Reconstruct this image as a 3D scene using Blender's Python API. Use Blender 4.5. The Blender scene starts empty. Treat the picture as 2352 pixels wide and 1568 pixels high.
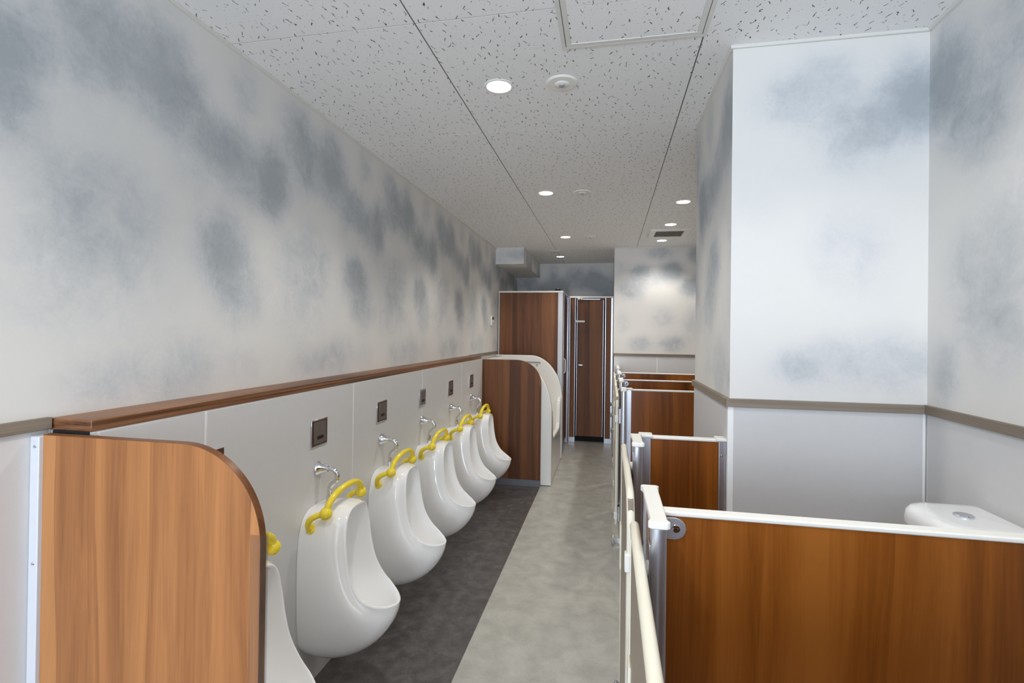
import bpy, bmesh, math, random
import numpy as np
from mathutils import Vector, Matrix

random.seed(7)
SC = bpy.context.scene
COL = SC.collection
H = 1.435            # lens height above the floor
CEIL = H + 1.0

# ------------------------------------------------------------------ camera
F, YAW, PITCH, ROLL, CY = 1149.0, -0.19205, 0.0056, -0.0126, 758.7
cy_, sy_ = math.cos(YAW), math.sin(YAW)
cp_, sp_ = math.cos(PITCH), math.sin(PITCH)
fwd = Vector((sy_*cp_, cy_*cp_, sp_))
rgt = Vector((cy_, -sy_, 0))
dwn = fwd.cross(rgt)
r2 = math.cos(ROLL)*rgt + math.sin(ROLL)*dwn
d2 = -math.sin(ROLL)*rgt + math.cos(ROLL)*dwn
cam = bpy.data.cameras.new('camera')
cam.sensor_width = 36.0
cam.lens = 36.0*F/2352.0
cam.shift_y = (CY-784.0)/2352.0
cam.clip_start = 0.02
camo = bpy.data.objects.new('camera', cam)
COL.objects.link(camo)
m = Matrix.Identity(4)
for i in range(3):
    m[i][0], m[i][1], m[i][2] = r2[i], -d2[i], -fwd[i]
m[0][3], m[1][3], m[2][3] = 0, 0, H
camo.matrix_world = m
SC.camera = camo

# ------------------------------------------------------------------ world, light, exposure
W = bpy.data.worlds.new('world')
SC.world = W
W.use_nodes = True
W.node_tree.nodes['Background'].inputs[0].default_value = (0.62, 0.74, 1.0, 1)
W.node_tree.nodes['Background'].inputs[1].default_value = 1.0
vs = SC.view_settings
vs.view_transform = 'Standard'
vs.look = 'None'
vs.exposure = 0.37
vs.gamma = 1.0
vs.use_curve_mapping = False
SC.cycles.diffuse_bounces = 8

def area_light(name, loc, rot, sx, sy, power, color):
    l = bpy.data.lights.new(name, 'AREA')
    l.shape = 'RECTANGLE'; l.size = sx; l.size_y = sy
    l.energy = power; l.color = color
    o = bpy.data.objects.new(name, l); COL.objects.link(o)
    o.location = loc; o.rotation_euler = rot
    return o
# added daylight panel outside the unseen window, tilted up to brighten the ceiling
area_light('added_window_daylight', (-0.40, -3.16, 1.20), (math.radians(103), 0, 0), 1.6, 2.15, 112, (0.78, 0.88, 1.0))
SPOT_W = 22.0
SPOT_COL = (1.0, 0.955, 0.895)

# ------------------------------------------------------------------ node materials
def newmat(name):
    mt = bpy.data.materials.new(name); mt.use_nodes = True
    nt = mt.node_tree
    return mt, nt, nt.nodes['Principled BSDF']
def nd(nt, t, **kw):
    n = nt.nodes.new(t)
    for k, v in kw.items(): setattr(n, k, v)
    return n
def ln(nt, a, b): nt.links.new(a, b)
def srgb(r, g, b):
    f = lambda c: (c/255/12.92) if c/255 <= 0.04045 else ((c/255+0.055)/1.055)**2.4
    return (f(r), f(g), f(b), 1)
def mth(nt, op, a, b=None, c=None, clamp=False):
    n = nd(nt, 'ShaderNodeMath', operation=op); n.use_clamp = clamp
    for i, v in enumerate((a, b, c)):
        if v is None: continue
        if isinstance(v, (int, float)): n.inputs[i].default_value = v
        else: ln(nt, v, n.inputs[i])
    return n.outputs[0]
def ramp(nt, fac, stops):
    n = nd(nt, 'ShaderNodeValToRGB')
    cr = n.color_ramp
    while len(cr.elements) < len(stops): cr.elements.new(0.5)
    for e, (p, c) in zip(cr.elements, stops): e.position = p; e.color = c
    ln(nt, fac, n.inputs[0])
    return n.outputs[0]
def noise(nt, vec, scale, detail=3, rough=0.55, dist=0.0):
    n = nd(nt, 'ShaderNodeTexNoise')
    n.inputs['Scale'].default_value = scale; n.inputs['Detail'].default_value = detail
    n.inputs['Roughness'].default_value = rough; n.inputs['Distortion'].default_value = dist
    if vec is not None: ln(nt, vec, n.inputs['Vector'])
    return n
def mapping(nt, vec, scale, loc=None):
    n = nd(nt, 'ShaderNodeMapping')
    n.inputs['Scale'].default_value = scale
    if loc: n.inputs['Location'].default_value = loc
    ln(nt, vec, n.inputs['Vector'])
    return n.outputs[0]
def wpos(nt): return nd(nt, 'ShaderNodeNewGeometry').outputs['Position']
def bump(nt, b, h, strength, dist=0.002):
    n = nd(nt, 'ShaderNodeBump'); n.inputs['Strength'].default_value = strength
    n.inputs['Distance'].default_value = dist
    ln(nt, h, n.inputs['Height']); ln(nt, n.outputs[0], b.inputs['Normal'])

def plain(name, col, rough=0.5, metal=0.0, coat=0.0, grain=0.03, gscale=40.0, ior=1.5):
    """single-colour material with a slight mottle and fine relief"""
    mt, nt, b = newmat(name)
    n = noise(nt, wpos(nt), gscale, 3)
    dk = tuple(c*(1-grain) for c in col[:3])+(1,)
    lt = tuple(min(1, c*(1+grain)) for c in col[:3])+(1,)
    ln(nt, ramp(nt, n.outputs[0], [(0.3, dk), (0.7, lt)]), b.inputs['Base Color'])
    b.inputs['Roughness'].default_value = rough; b.inputs['Metallic'].default_value = metal
    b.inputs['IOR'].default_value = ior
    if coat: b.inputs['Coat Weight'].default_value = coat; b.inputs['Coat Roughness'].default_value = 0.05
    return mt

def wood(name, cols, rough=0.35, axis='z', bands=3.2):
    """laminated timber: broad bands, cathedral streaks and fine fibre along one axis"""
    mt, nt, b = newmat(name)
    oi = nd(nt, 'ShaderNodeObjectInfo')
    off = nd(nt, 'ShaderNodeCombineXYZ')
    r = mth(nt, 'MULTIPLY', oi.outputs['Random'], 37.0)
    for i in range(3): ln(nt, r, off.inputs[i])
    add = nd(nt, 'ShaderNodeVectorMath', operation='ADD')
    ln(nt, wpos(nt), add.inputs[0]); ln(nt, off.outputs[0], add.inputs[1])
    p = add.outputs[0]
    def sc(a, along): return {'z': (a, a, along), 'y': (a, along, a), 'x': (along, a, a)}[axis]
    warp = noise(nt, mapping(nt, p, sc(3.0, 0.8)), 1.0, 2)
    wv = nd(nt, 'ShaderNodeVectorMath', operation='SCALE'); wv.inputs['Scale'].default_value = 0.06
    ln(nt, warp.outputs['Color'], wv.inputs[0])
    pa = nd(nt, 'ShaderNodeVectorMath', operation='ADD')
    ln(nt, p, pa.inputs[0]); ln(nt, wv.outputs[0], pa.inputs[1]); pw = pa.outputs[0]
    band = noise(nt, mapping(nt, pw, sc(bands*2.2, 0.12)), 1.0, 2, 0.5).outputs[0]
    streak = noise(nt, mapping(nt, pw, sc(26.0, 0.9)), 1.0, 4, 0.6, 0.6).outputs[0]
    fibre = noise(nt, mapping(nt, pw, sc(230.0, 5.0)), 1.0, 2, 0.5).outputs[0]
    v = mth(nt, 'ADD', mth(nt, 'MULTIPLY', band, 0.50), mth(nt, 'ADD', mth(nt, 'MULTIPLY', streak, 0.29), mth(nt, 'MULTIPLY', fibre, 0.11)))
    if axis == 'z':
        # veneer leaves: each strip of the sheet has a tone of its own
        sx = nd(nt, 'ShaderNodeSeparateXYZ'); ln(nt, pw, sx.inputs[0])
        vo = nd(nt, 'ShaderNodeTexVoronoi', voronoi_dimensions='1D'); vo.inputs['Scale'].default_value = 8.0
        ln(nt, mth(nt, 'ADD', sx.outputs[0], sx.outputs[1]), vo.inputs['W'])
        sc_ = nd(nt, 'ShaderNodeSeparateColor'); ln(nt, vo.outputs['Color'], sc_.inputs[0])
        v = mth(nt, 'ADD', v, mth(nt, 'MULTIPLY', sc_.outputs[0], 0.13))
    else:
        v = mth(nt, 'ADD', v, 0.06)
    ln(nt, ramp(nt, v, [(0.40, cols[0]), (0.52, cols[1]), (0.66, cols[2])]), b.inputs['Base Color'])
    b.inputs['Roughness'].default_value = rough
    b.inputs['Specular IOR Level'].default_value = 0.38
    bump(nt, b, fibre, 0.04, 0.001)
    return mt

def zebra(name, rough=0.4):
    mt, nt, b = newmat(name)
    p = wpos(nt)
    s = noise(nt, mapping(nt, p, (5.0, 0.7, 130.0)), 1.0, 4, 0.62, 0.4).outputs[0]
    f = noise(nt, mapping(nt, p, (30.0, 6.0, 400.0)), 1.0, 2).outputs[0]
    v = mth(nt, 'ADD', mth(nt, 'MULTIPLY', s, 0.88), mth(nt, 'MULTIPLY', f, 0.12))
    ln(nt, ramp(nt, v, [(0.34, srgb(48, 28, 16)), (0.46, srgb(112, 72, 44)), (0.62, srgb(150, 103, 68))]), b.inputs['Base Color'])
    b.inputs['Roughness'].default_value = rough
    return mt

def wallpaper():
    mt, nt, b = newmat('cloud_wallpaper')
    at = nd(nt, 'ShaderNodeAttribute'); at.attribute_name = 'blotch'
    a = at.outputs['Fac']
    p = wpos(nt)
    n1 = noise(nt, p, 11.0, 5, 0.62, 0.5).outputs[0]
    n2 = noise(nt, p, 90.0, 4, 0.7).outputs[0]
    n3 = noise(nt, p, 2.6, 3, 0.5).outputs[0]
    j = mth(nt, 'ADD', mth(nt, 'MULTIPLY', mth(nt, 'SUBTRACT', n1, 0.5), 1.0), mth(nt, 'MULTIPLY', mth(nt, 'SUBTRACT', n2, 0.5), 0.42))
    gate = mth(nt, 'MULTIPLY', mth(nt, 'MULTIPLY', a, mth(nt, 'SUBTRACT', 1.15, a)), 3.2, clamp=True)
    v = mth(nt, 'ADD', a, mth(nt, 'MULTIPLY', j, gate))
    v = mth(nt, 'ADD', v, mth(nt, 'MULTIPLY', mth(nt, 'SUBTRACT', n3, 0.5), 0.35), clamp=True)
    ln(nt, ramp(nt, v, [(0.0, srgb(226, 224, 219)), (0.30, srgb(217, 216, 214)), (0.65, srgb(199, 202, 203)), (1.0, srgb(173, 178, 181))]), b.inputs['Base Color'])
    b.inputs['Roughness'].default_value = 0.85
    b.inputs['Specular IOR Level'].default_value = 0.25
    bump(nt, b, n2, 0.05, 0.001)
    return mt

def fissured():
    """rock-wool ceiling board: short wandering fissures and pinholes"""
    mt, nt, b = newmat('fissured_board')
    p = wpos(nt)
    wn = noise(nt, p, 75.0, 2)
    sub = nd(nt, 'ShaderNodeVectorMath', operation='SUBTRACT'); sub.inputs[1].default_value = (0.5, 0.5, 0.5)
    ln(nt, wn.outputs['Color'], sub.inputs[0])
    s = nd(nt, 'ShaderNodeVectorMath', operation='SCALE'); s.inputs['Scale'].default_value = 0.016
    ln(nt, sub.outputs[0], s.inputs[0])
    ad = nd(nt, 'ShaderNodeVectorMath', operation='ADD')
    ln(nt, p, ad.inputs[0]); ln(nt, s.outputs[0], ad.inputs[1])
    def marks(scale, hw, l0, l1, keep):
        vo = nd(nt, 'ShaderNodeTexVoronoi', voronoi_dimensions='2D')
        vo.inputs['Scale'].default_value = scale
        ln(nt, ad.outputs[0], vo.inputs['Vector'])
        d = nd(nt, 'ShaderNodeVectorMath', operation='SUBTRACT')
        ln(nt, ad.outputs[0], d.inputs[0]); ln(nt, vo.outputs['Position'], d.inputs[1])
        sp = nd(nt, 'ShaderNodeSeparateXYZ'); ln(nt, d.outputs[0], sp.inputs[0])
        cc = nd(nt, 'ShaderNodeSeparateColor'); ln(nt, vo.outputs['Color'], cc.inputs[0])
        ang = mth(nt, 'MULTIPLY', mth(nt, 'SUBTRACT', cc.outputs[0], 0.5), 1.5)
        c, sn = mth(nt, 'COSINE', ang), mth(nt, 'SINE', ang)
        dx = mth(nt, 'ABSOLUTE', mth(nt, 'ADD', mth(nt, 'MULTIPLY', sp.outputs[0], c), mth(nt, 'MULTIPLY', sp.outputs[1], sn)))
        dy = mth(nt, 'ABSOLUTE', mth(nt, 'SUBTRACT', mth(nt, 'MULTIPLY', sp.outputs[1], c), mth(nt, 'MULTIPLY', sp.outputs[0], sn)))
        half = mth(nt, 'ADD', mth(nt, 'MULTIPLY', cc.outputs[1], l1), l0)
        mx = nd(nt, 'ShaderNodeMapRange'); mx.interpolation_type = 'SMOOTHSTEP'
        mx.inputs[1].default_value = hw*0.6; mx.inputs[2].default_value = hw*1.5; mx.inputs[3].default_value = 1; mx.inputs[4].default_value = 0
        ln(nt, dx, mx.inputs[0])
        my = mth(nt, 'LESS_THAN', dy, half)
        k = mth(nt, 'LESS_THAN', cc.outputs[2], keep)
        return mth(nt, 'MULTIPLY', mth(nt, 'MULTIPLY', mx.outputs[0], my), k)
    a = marks(27.0, 0.0012, 0.002, 0.0095, 0.80)
    d = marks(52.0, 0.0009, 0.0006, 0.0014, 0.55)
    mk = mth(nt, 'MAXIMUM', a, mth(nt, 'MULTIPLY', d, 0.6))
    ln(nt, ramp(nt, mk, [(0.0, srgb(241, 240, 238)), (1.0, srgb(80, 79, 79))]), b.inputs['Base Color'])
    b.inputs['Roughness'].default_value = 0.9
    b.inputs['Specular IOR Level'].default_value = 0.2
    return mt

def vinyl(name, c0, c1, c2, rough, scale=9.0):
    mt, nt, b = newmat(name)
    p = wpos(nt)
    n1 = noise(nt, p, scale, 6, 0.65, 0.3).outputs[0]
    n2 = noise(nt, p, 140.0, 3, 0.6).outputs[0]
    v = mth(nt, 'ADD', mth(nt, 'MULTIPLY', n1, 0.75), mth(nt, 'MULTIPLY', n2, 0.25))
    ln(nt, ramp(nt, v, [(0.35, c0), (0.5, c1), (0.66, c2)]), b.inputs['Base Color'])
    b.inputs['Roughness'].default_value = rough
    bump(nt, b, n2, 0.08, 0.001)
    return mt

def emit(name, col, s):
    mt, nt, b = newmat(name)
    n = noise(nt, wpos(nt), 20.0, 1)
    ln(nt, ramp(nt, n.outputs[0], [(0, col), (1, col)]), b.inputs['Emission Color'])
    b.inputs['Emission Strength'].default_value = s
    b.inputs['Base Color'].default_value = col
    return mt

def clear(name, tint, rough=0.02):
    mt, nt, b = newmat(name)
    tr = nd(nt, 'ShaderNodeBsdfTransparent'); tr.inputs[0].default_value = tint
    gl = nd(nt, 'ShaderNodeBsdfGlossy'); gl.inputs['Roughness'].default_value = rough
    lw = nd(nt, 'ShaderNodeLayerWeight'); lw.inputs[0].default_value = 0.25
    mx = nd(nt, 'ShaderNodeMixShader')
    ln(nt, mth(nt, 'MULTIPLY', lw.outputs['Facing'], 0.4), mx.inputs[0]); ln(nt, tr.outputs[0], mx.inputs[1]); ln(nt, gl.outputs[0], mx.inputs[2])
    ln(nt, mx.outputs[0], nt.nodes['Material Output'].inputs[0])
    return mt

M = {}
M['paper'] = wallpaper()
M['board'] = fissured()
M['cherry'] = wood('cherry_laminate', (srgb(98, 51, 13), srgb(138, 77, 23), srgb(163, 98, 38)), 0.3)
M['walnut'] = wood('brown_laminate', (srgb(86, 50, 25), srgb(118, 73, 40), srgb(138, 90, 52)), 0.5)
M['screen'] = wood('screen_laminate_daylit', (srgb(134, 85, 48), srgb(166, 110, 64), srgb(190, 133, 80)), 0.34)  # lighter copy of the screens' brown laminate, with daylight put into the colour
M['zebra'] = zebra('striped_shelf_laminate')
M['beige'] = plain('beige_laminate', srgb(146, 130, 112), 0.3, grain=0.02)
M['rail'] = wood('grey_oak', (srgb(112, 100, 88), srgb(140, 128, 113), srgb(160, 148, 132)), 0.6, axis='y')
M['railx'] = wood('grey_oak_cross', (srgb(112, 100, 88), srgb(140, 128, 113), srgb(160, 148, 132)), 0.6, axis='x')
M['panel'] = plain('melamine_panel', srgb(211, 210, 209), 0.32, grain=0.01)
M['joint'] = plain('joint_sealant', srgb(246, 246, 244), 0.5, grain=0.01)
M['white'] = plain('white_plastic', srgb(240, 238, 230), 0.35, grain=0.01)
M['cream'] = plain('cream_plastic', srgb(238, 232, 214), 0.32, grain=0.01)
M['ceramic'] = plain('white_ceramic', srgb(252, 252, 251), 0.07, coat=1.0, grain=0.004)
M['frp'] = plain('white_moulded_resin', srgb(243, 242, 238), 0.12, coat=0.3, grain=0.006)
M['yellow'] = plain('yellow_resin', srgb(248, 222, 58), 0.2, coat=0.2, grain=0.02)
M['chrome'] = plain('chrome', srgb(225, 226, 230), 0.07, metal=1.0, grain=0.01)
M['alu'] = plain('satin_aluminium', srgb(200, 203, 210), 0.32, metal=0.9, grain=0.02)
M['steel'] = plain('brushed_dark_steel', srgb(120, 110, 104), 0.3, metal=0.35, grain=0.05)
M['bezel'] = plain('brown_bezel', srgb(74, 52, 42), 0.3, grain=0.05)
M['dark'] = plain('dark_plastic', srgb(30, 29, 30), 0.35, grain=0.05)
M['void'] = plain('recess_shade', srgb(26, 26, 28), 0.8, grain=0.05)
M['recess'] = plain('vent_recess', srgb(92, 88, 78), 0.8, grain=0.05)
M['grille'] = plain('vent_grille', srgb(140, 134, 122), 0.6, grain=0.05)
M['coolwhite'] = plain('cool_white_metal', srgb(205, 207, 212), 0.4, grain=0.01)
M['ceilback'] = plain('joint_shadow_grey', srgb(104, 102, 100), 0.9, grain=0.02)
M['band'] = wood('edge_band_laminate', (srgb(84, 50, 26), srgb(116, 72, 40), srgb(138, 90, 54)), 0.32, axis='x')
M['trim'] = plain('painted_trim', srgb(222, 220, 214), 0.5, grain=0.01)
M['base'] = plain('grey_base_strip', srgb(112, 116, 122), 0.4, grain=0.08)
M['floor'] = vinyl('light_concrete_vinyl', srgb(164, 162, 154), srgb(180, 178, 169), srgb(194, 192, 183), 0.36)
M['floordark'] = vinyl('dark_concrete_vinyl', srgb(70, 66, 65), srgb(86, 82, 80), srgb(108, 104, 101), 0.40, 16.0)
M['lamp'] = emit('lamp_diffuser', (1.0, 0.97, 0.92, 1), 9.0)
M['lens'] = plain('sensor_lens', srgb(165, 166, 170), 0.25, grain=0.02)
M['guard'] = clear('clear_guard', (0.90, 0.89, 0.88, 1), 0.08)
M['pane'] = clear('window_pane', (0.97, 0.98, 1.0, 1))

# ------------------------------------------------------------------ mesh helpers
ORG = {}
class MB:
    def __init__(s): s.v = []; s.f = []; s.sm = []
    def box(s, x0, x1, y0, y1, z0, z1):
        n = len(s.v)
        s.v += [(x, y, z) for z in (z0, z1) for y in (y0, y1) for x in (x0, x1)]
        for f in ((0, 2, 3, 1), (4, 5, 7, 6), (0, 1, 5, 4), (2, 6, 7, 3), (0, 4, 6, 2), (1, 3, 7, 5)):
            s.f.append(tuple(n+i for i in f)); s.sm.append(False)
        return s
    def ring_loft(s, rings, caps=(True, True), smooth=True, closed=True):
        n = len(s.v); k = len(rings[0])
        for r in rings: s.v += [tuple(p) for p in r]
        for i in range(len(rings)-1):
            for j in range(k if closed else k-1):
                a = n+i*k+j; b = n+i*k+(j+1) % k
                s.f.append((a, b, b+k, a+k)); s.sm.append(smooth)
        if caps[0]: s.f.append(tuple(n+j for j in reversed(range(k)))); s.sm.append(False)
        if caps[1]: s.f.append(tuple(n+(len(rings)-1)*k+j for j in range(k))); s.sm.append(False)
        return s
    def tube(s, pts, r, seg=14, round_ends=False):
        pts = [Vector(p) for p in pts]
        rad = list(r) if isinstance(r, (list, tuple)) else [r]*len(pts)
        if round_ends:
            d0 = (pts[0]-pts[1]).normalized(); d1 = (pts[-1]-pts[-2]).normalized()
            e0 = []; e1 = []
            for k in range(1, 5):
                a = k/4*math.pi/2*0.97
                e0.append((pts[0]+d0*rad[0]*math.sin(a), rad[0]*math.cos(a)))
                e1.append((pts[-1]+d1*rad[-1]*math.sin(a), rad[-1]*math.cos(a)))
            pts = [p for p, _ in reversed(e0)]+pts+[p for p, _ in e1]
            rad = [q for _, q in reversed(e0)]+rad+[q for _, q in e1]
        tang = []
        for i in range(len(pts)):
            a = pts[max(0, i-1)]; b = pts[min(len(pts)-1, i+1)]
            tang.append((b-a).normalized())
        up = Vector((0, 0, 1)) if abs(tang[0].z) < 0.9 else Vector((1, 0, 0))
        u = tang[0].cross(up).normalized()
        rings = []
        for i, p in enumerate(pts):
            t = tang[i]
            u = (u-t*u.dot(t)).normalized(); w = t.cross(u)
            rings.append([p+(u*math.cos(2*math.pi*j/seg)+w*math.sin(2*math.pi*j/seg))*rad[i] for j in range(seg)])
        return s.ring_loft(rings)
    def lathe(s, prof, origin, axis, seg=28):
        """prof: (radius, distance along axis)"""
        ax = Vector(axis).normalized()
        up = Vector((0, 0, 1)) if abs(ax.z) < 0.9 else Vector((1, 0, 0))
        u = ax.cross(up).normalized(); w = ax.cross(u)
        rings = [[Vector(origin)+ax*d+(u*math.cos(2*math.pi*j/seg)+w*math.sin(2*math.pi*j/seg))*max(r, 1e-5) for j in range(seg)] for r, d in prof]
        return s.ring_loft(rings)
    def sphere(s, c, r, seg=20, ring=12):
        return s.lathe([(r*math.sin(math.pi*i/ring), -r*math.cos(math.pi*i/ring)) for i in range(ring+1)], c, (0, 0, 1), seg)
    def prism(s, outline, axis, a, b):
        """outline in the two remaining axes, extruded along axis from a to b"""
        def P(q, t):
            return {'x': (t, q[0], q[1]), 'y': (q[0], t, q[1]), 'z': (q[0], q[1], t)}[axis]
        n = len(s.v); k = len(outline)
        s.v += [P(q, a) for q in outline]+[P(q, b) for q in outline]
        s.f.append(tuple(n+i for i in range(k))); s.sm.append(False)
        s.f.append(tuple(n+k+i for i in reversed(range(k)))); s.sm.append(False)
        for i in range(k):
            j = (i+1) % k
            s.f.append((n+i, n+k+i, n+k+j, n+j)); s.sm.append(True)
        return s

def build(name, mb, mat, parent=None, bev=0.0, seg=2, angle=35):
    off = ORG.get(parent.name, Vector((0, 0, 0))) if parent else Vector((0, 0, 0))
    me = bpy.data.meshes.new(name)
    vs_ = mb.v
    if parent: vs_ = [(x-off.x, y-off.y, z-off.z) for x, y, z in vs_]
    else:
        xs = np.array(vs_); lo = xs.min(0); hi = xs.max(0)
        c = Vector(((lo[0]+hi[0])/2, (lo[1]+hi[1])/2, lo[2]))
        vs_ = [(x-c.x, y-c.y, z-c.z) for x, y, z in vs_]
    me.from_pydata(vs_, [], mb.f)
    bm = bmesh.new(); bm.from_mesh(me)
    bmesh.ops.recalc_face_normals(bm, faces=bm.faces)
    bm.to_mesh(me); bm.free()
    me.polygons.foreach_set('use_smooth', [True]*len(me.polygons))
    me.set_sharp_from_angle(angle=math.radians(angle))
    me.materials.append(M[mat])
    o = bpy.data.objects.new(name, me); COL.objects.link(o)
    if parent: o.parent = parent; ORG[o.name] = off
    else: o.location = c; ORG[o.name] = c
    if bev:
        b = o.modifiers.new('bevel', 'BEVEL'); b.width = bev; b.segments = seg
        b.limit_method = 'ANGLE'; b.angle_limit = math.radians(40)
    return o
def tag(o, label, cat, group=None, kind=None):
    o['label'] = label; o['category'] = cat
    if group: o['group'] = group
    if kind: o['kind'] = kind
    return o
def thing(name, loc, label, cat, group=None):
    o = bpy.data.objects.new(name, None); COL.objects.link(o)
    o.location = loc; o.empty_display_size = 0.05
    ORG[o.name] = Vector(loc)
    return tag(o, label, cat, group)
def struct(o, label, cat):
    return tag(o, label, cat, kind='structure')
def copy_tree(o, parent=None):
    c = o.copy(); COL.objects.link(c); c.parent = parent
    for ch in [x for x in bpy.data.objects if x.parent == o]: copy_tree(ch, c)
    return c
def crom(pts, n):
    """Catmull-Rom through the points, n samples per span"""
    P = [Vector(p) for p in pts]; out = []
    for i in range(len(P)-1):
        a = P[max(0, i-1)]; b = P[i]; c = P[i+1]; d = P[min(len(P)-1, i+2)]
        for k in range(n):
            t = k/n
            out.append(0.5*((2*b)+(c-a)*t+(2*a-5*b+4*c-d)*t*t+(3*b-a-3*c+d)*t**3))
    out.append(P[-1]); return out

# ------------------------------------------------------------------ wallpaper fields
PER = 0.92
TILE = [(1.27, .75, .105, .10, 1.0), (1.26, .87, .06, .07, .5), (1.06, .74, .10, .10, .85), (1.0, .87, .09, .07, .65),
        (1.50, .63, .125, .08, .9), (1.77, .585, .07, .115, .95), (1.65, .56, .09, .08, .65), (1.51, .28, .09, .095, .95),
        (1.585, .14, .085, .10, .7), (1.08, .30, .13, .12, .6), (1.06, .10, .17, .10, .35), (1.36, -.13, .10, .08, .55),
        (1.12, -.14, .09, .055, .5), (1.62, -.13, .06, .05, .3), (1.61, .88, .055, .08, .5), (1.40, .48, .07, .06, .2)]
def field_tile(u, z, shift):
    acc = np.ones_like(u)
    for (bu, bz, ru, rz, s) in TILE:
        d = (u-shift-bu+PER/2) % PER-PER/2
        q = (d/(ru*1.16))**2+((z-bz)/(rz*1.14))**2
        acc *= 1-s*np.exp(-0.42*q**1.6)
    return 1-acc
def field_list(u, z, blobs):
    acc = np.ones_like(u)
    for (bu, bz, ru, rz, s) in blobs:
        q = ((u-bu)/ru)**2+((z-bz)/rz)**2
        acc *= 1-s*np.exp(-0.42*q**1.6)
    return 1-acc
def paper_wall(name, p0, p1, z0, z1, field, parent, thick=0.02, nrm=(0, 0)):
    """papered wall surface from p0 to p1 (plan points); a gridded front face with a real back"""
    p0 = Vector((p0[0], p0[1])); p1 = Vector((p1[0], p1[1]))
    L = (p1-p0).length; nu = max(2, int(L/0.025)); nv = max(2, int((z1-z0)/0.025))
    us = np.linspace(0, 1, nu+1); zs = np.linspace(z0, z1, nv+1)
    mb = MB(); 
    for z in zs:
        for u in us:
            q = p0+(p1-p0)*u; mb.v.append((q.x, q.y, z))
    for j in range(nv):
        for i in range(nu):
            a = j*(nu+1)+i; mb.f.append((a, a+1, a+nu+2, a+nu+1))
    n0 = len(mb.v)
    nx, ny = nrm
    for (q, z) in ((p0, z0), (p1, z0), (p1, z1), (p0, z1)):
        mb.v.append((q.x-nx*thick, q.y-ny*thick, z))
    mb.f.append((n0+3, n0+2, n0+1, n0))
    o = build(name, mb, 'paper', parent)
    co = np.array(mb.v); horizontal = co[:, 1] if abs(p1.y-p0.y) > abs(p1.x-p0.x) else co[:, 0]
    val = field(horizontal, co[:, 2]-H)
    at = o.data.attributes.new('blotch', 'FLOAT', 'POINT')
    at.data.foreach_set('value', val.astype(np.float32))
    return o

XL, XR, YB, YF = -1.318, 1.005, -3.0, 7.12
XP = -1.18                       # face of the urinal duct wall
ZR0, ZR1 = H-0.242, H-0.214      # dado rail

# ------------------------------------------------------------------ floor
f = build('floor', MB().box(-0.62, 1.3, YB, 7.3, -0.05, 0.0), 'floor')
struct(f, 'light grey concrete-look vinyl floor of the aisle and stalls', 'floor')
f2 = build('dark_strip', MB().box(-1.5, -0.62, YB, 4.70, -0.05, 0.0), 'floordark', f)
f2['label'] = 'dark charcoal vinyl strip under the urinals'
f3 = build('light_strip', MB().box(-1.5, -0.62, 4.70, 7.3, -0.05, 0.0), 'floor', f)

# ------------------------------------------------------------------ ceiling of separate boards
ce = build('ceiling', MB().box(-1.6, 1.3, YB-0.1, 7.4, CEIL+0.002, CEIL+0.06), 'ceilback')
struct(ce, 'ceiling of white fissured boards with thin dark joints', 'ceiling')
xl = [XL-0.01, -0.631, 0.298, XR+0.02]
yl = [YB, -2.05, -1.15, -0.26, 0.635, 1.526, 2.418, 3.308, 4.197, 5.085, 5.975, 6.865, YF+0.02]
for i in range(len(xl)-1):
    for j in range(len(yl)-1):
        gx, gy = 0.0024, 0.0020
        bd = build('ceiling_board', MB().box(xl[i]+gx, xl[i+1]-gx, yl[j]+gy, yl[j+1]-gy, CEIL, CEIL+0.012), 'board', ce)

# ------------------------------------------------------------------ walls
def wbox(name, b, label):
    o = build(name, MB().box(*b), 'panel'); struct(o, label, 'wall'); return o
wl = wbox('wall_left', (XL-0.12, XL-0.004, YB, 7.24, 0, CEIL), 'long left wall with cloudy grey wallpaper above white panels')
paper_wall('wallpaper', (XL, YB), (XL, YF), ZR0, CEIL, lambda u, z: field_tile(u, z, 0.0), wl, 0.004, (1, 0))
wr = wbox('wall_right', (XR+0.004, XR+0.12, YB, 6.0, 0, CEIL), 'right wall with cloudy wallpaper behind the toilet cistern')
RIGHT = [(1.76, .80, .09, .13, 1.0), (1.62, .62, .10, .10, .75), (1.52, .80, .12, .10, .5), (1.62, .18, .10, .12, .55), (1.55, .02, .10, .10, .5),
         (1.74, -.10, .05, .08, .6), (1.45, .35, .12, .2, .35), (1.35, .75, .12, .12, .4)]
paper_wall('wallpaper', (XR, YB), (XR, 1.84), ZR0, CEIL, lambda u, z: np.where(u > 1.2, field_list(u, z, RIGHT), field_tile(u, z, .3)), wr, 0.004, (-1, 0))
paper_wall('wallpaper', (XR, 2.53), (XR, 5.9), ZR0, CEIL, lambda u, z: field_tile(u, z, .5), wr, 0.004, (-1, 0))
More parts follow.
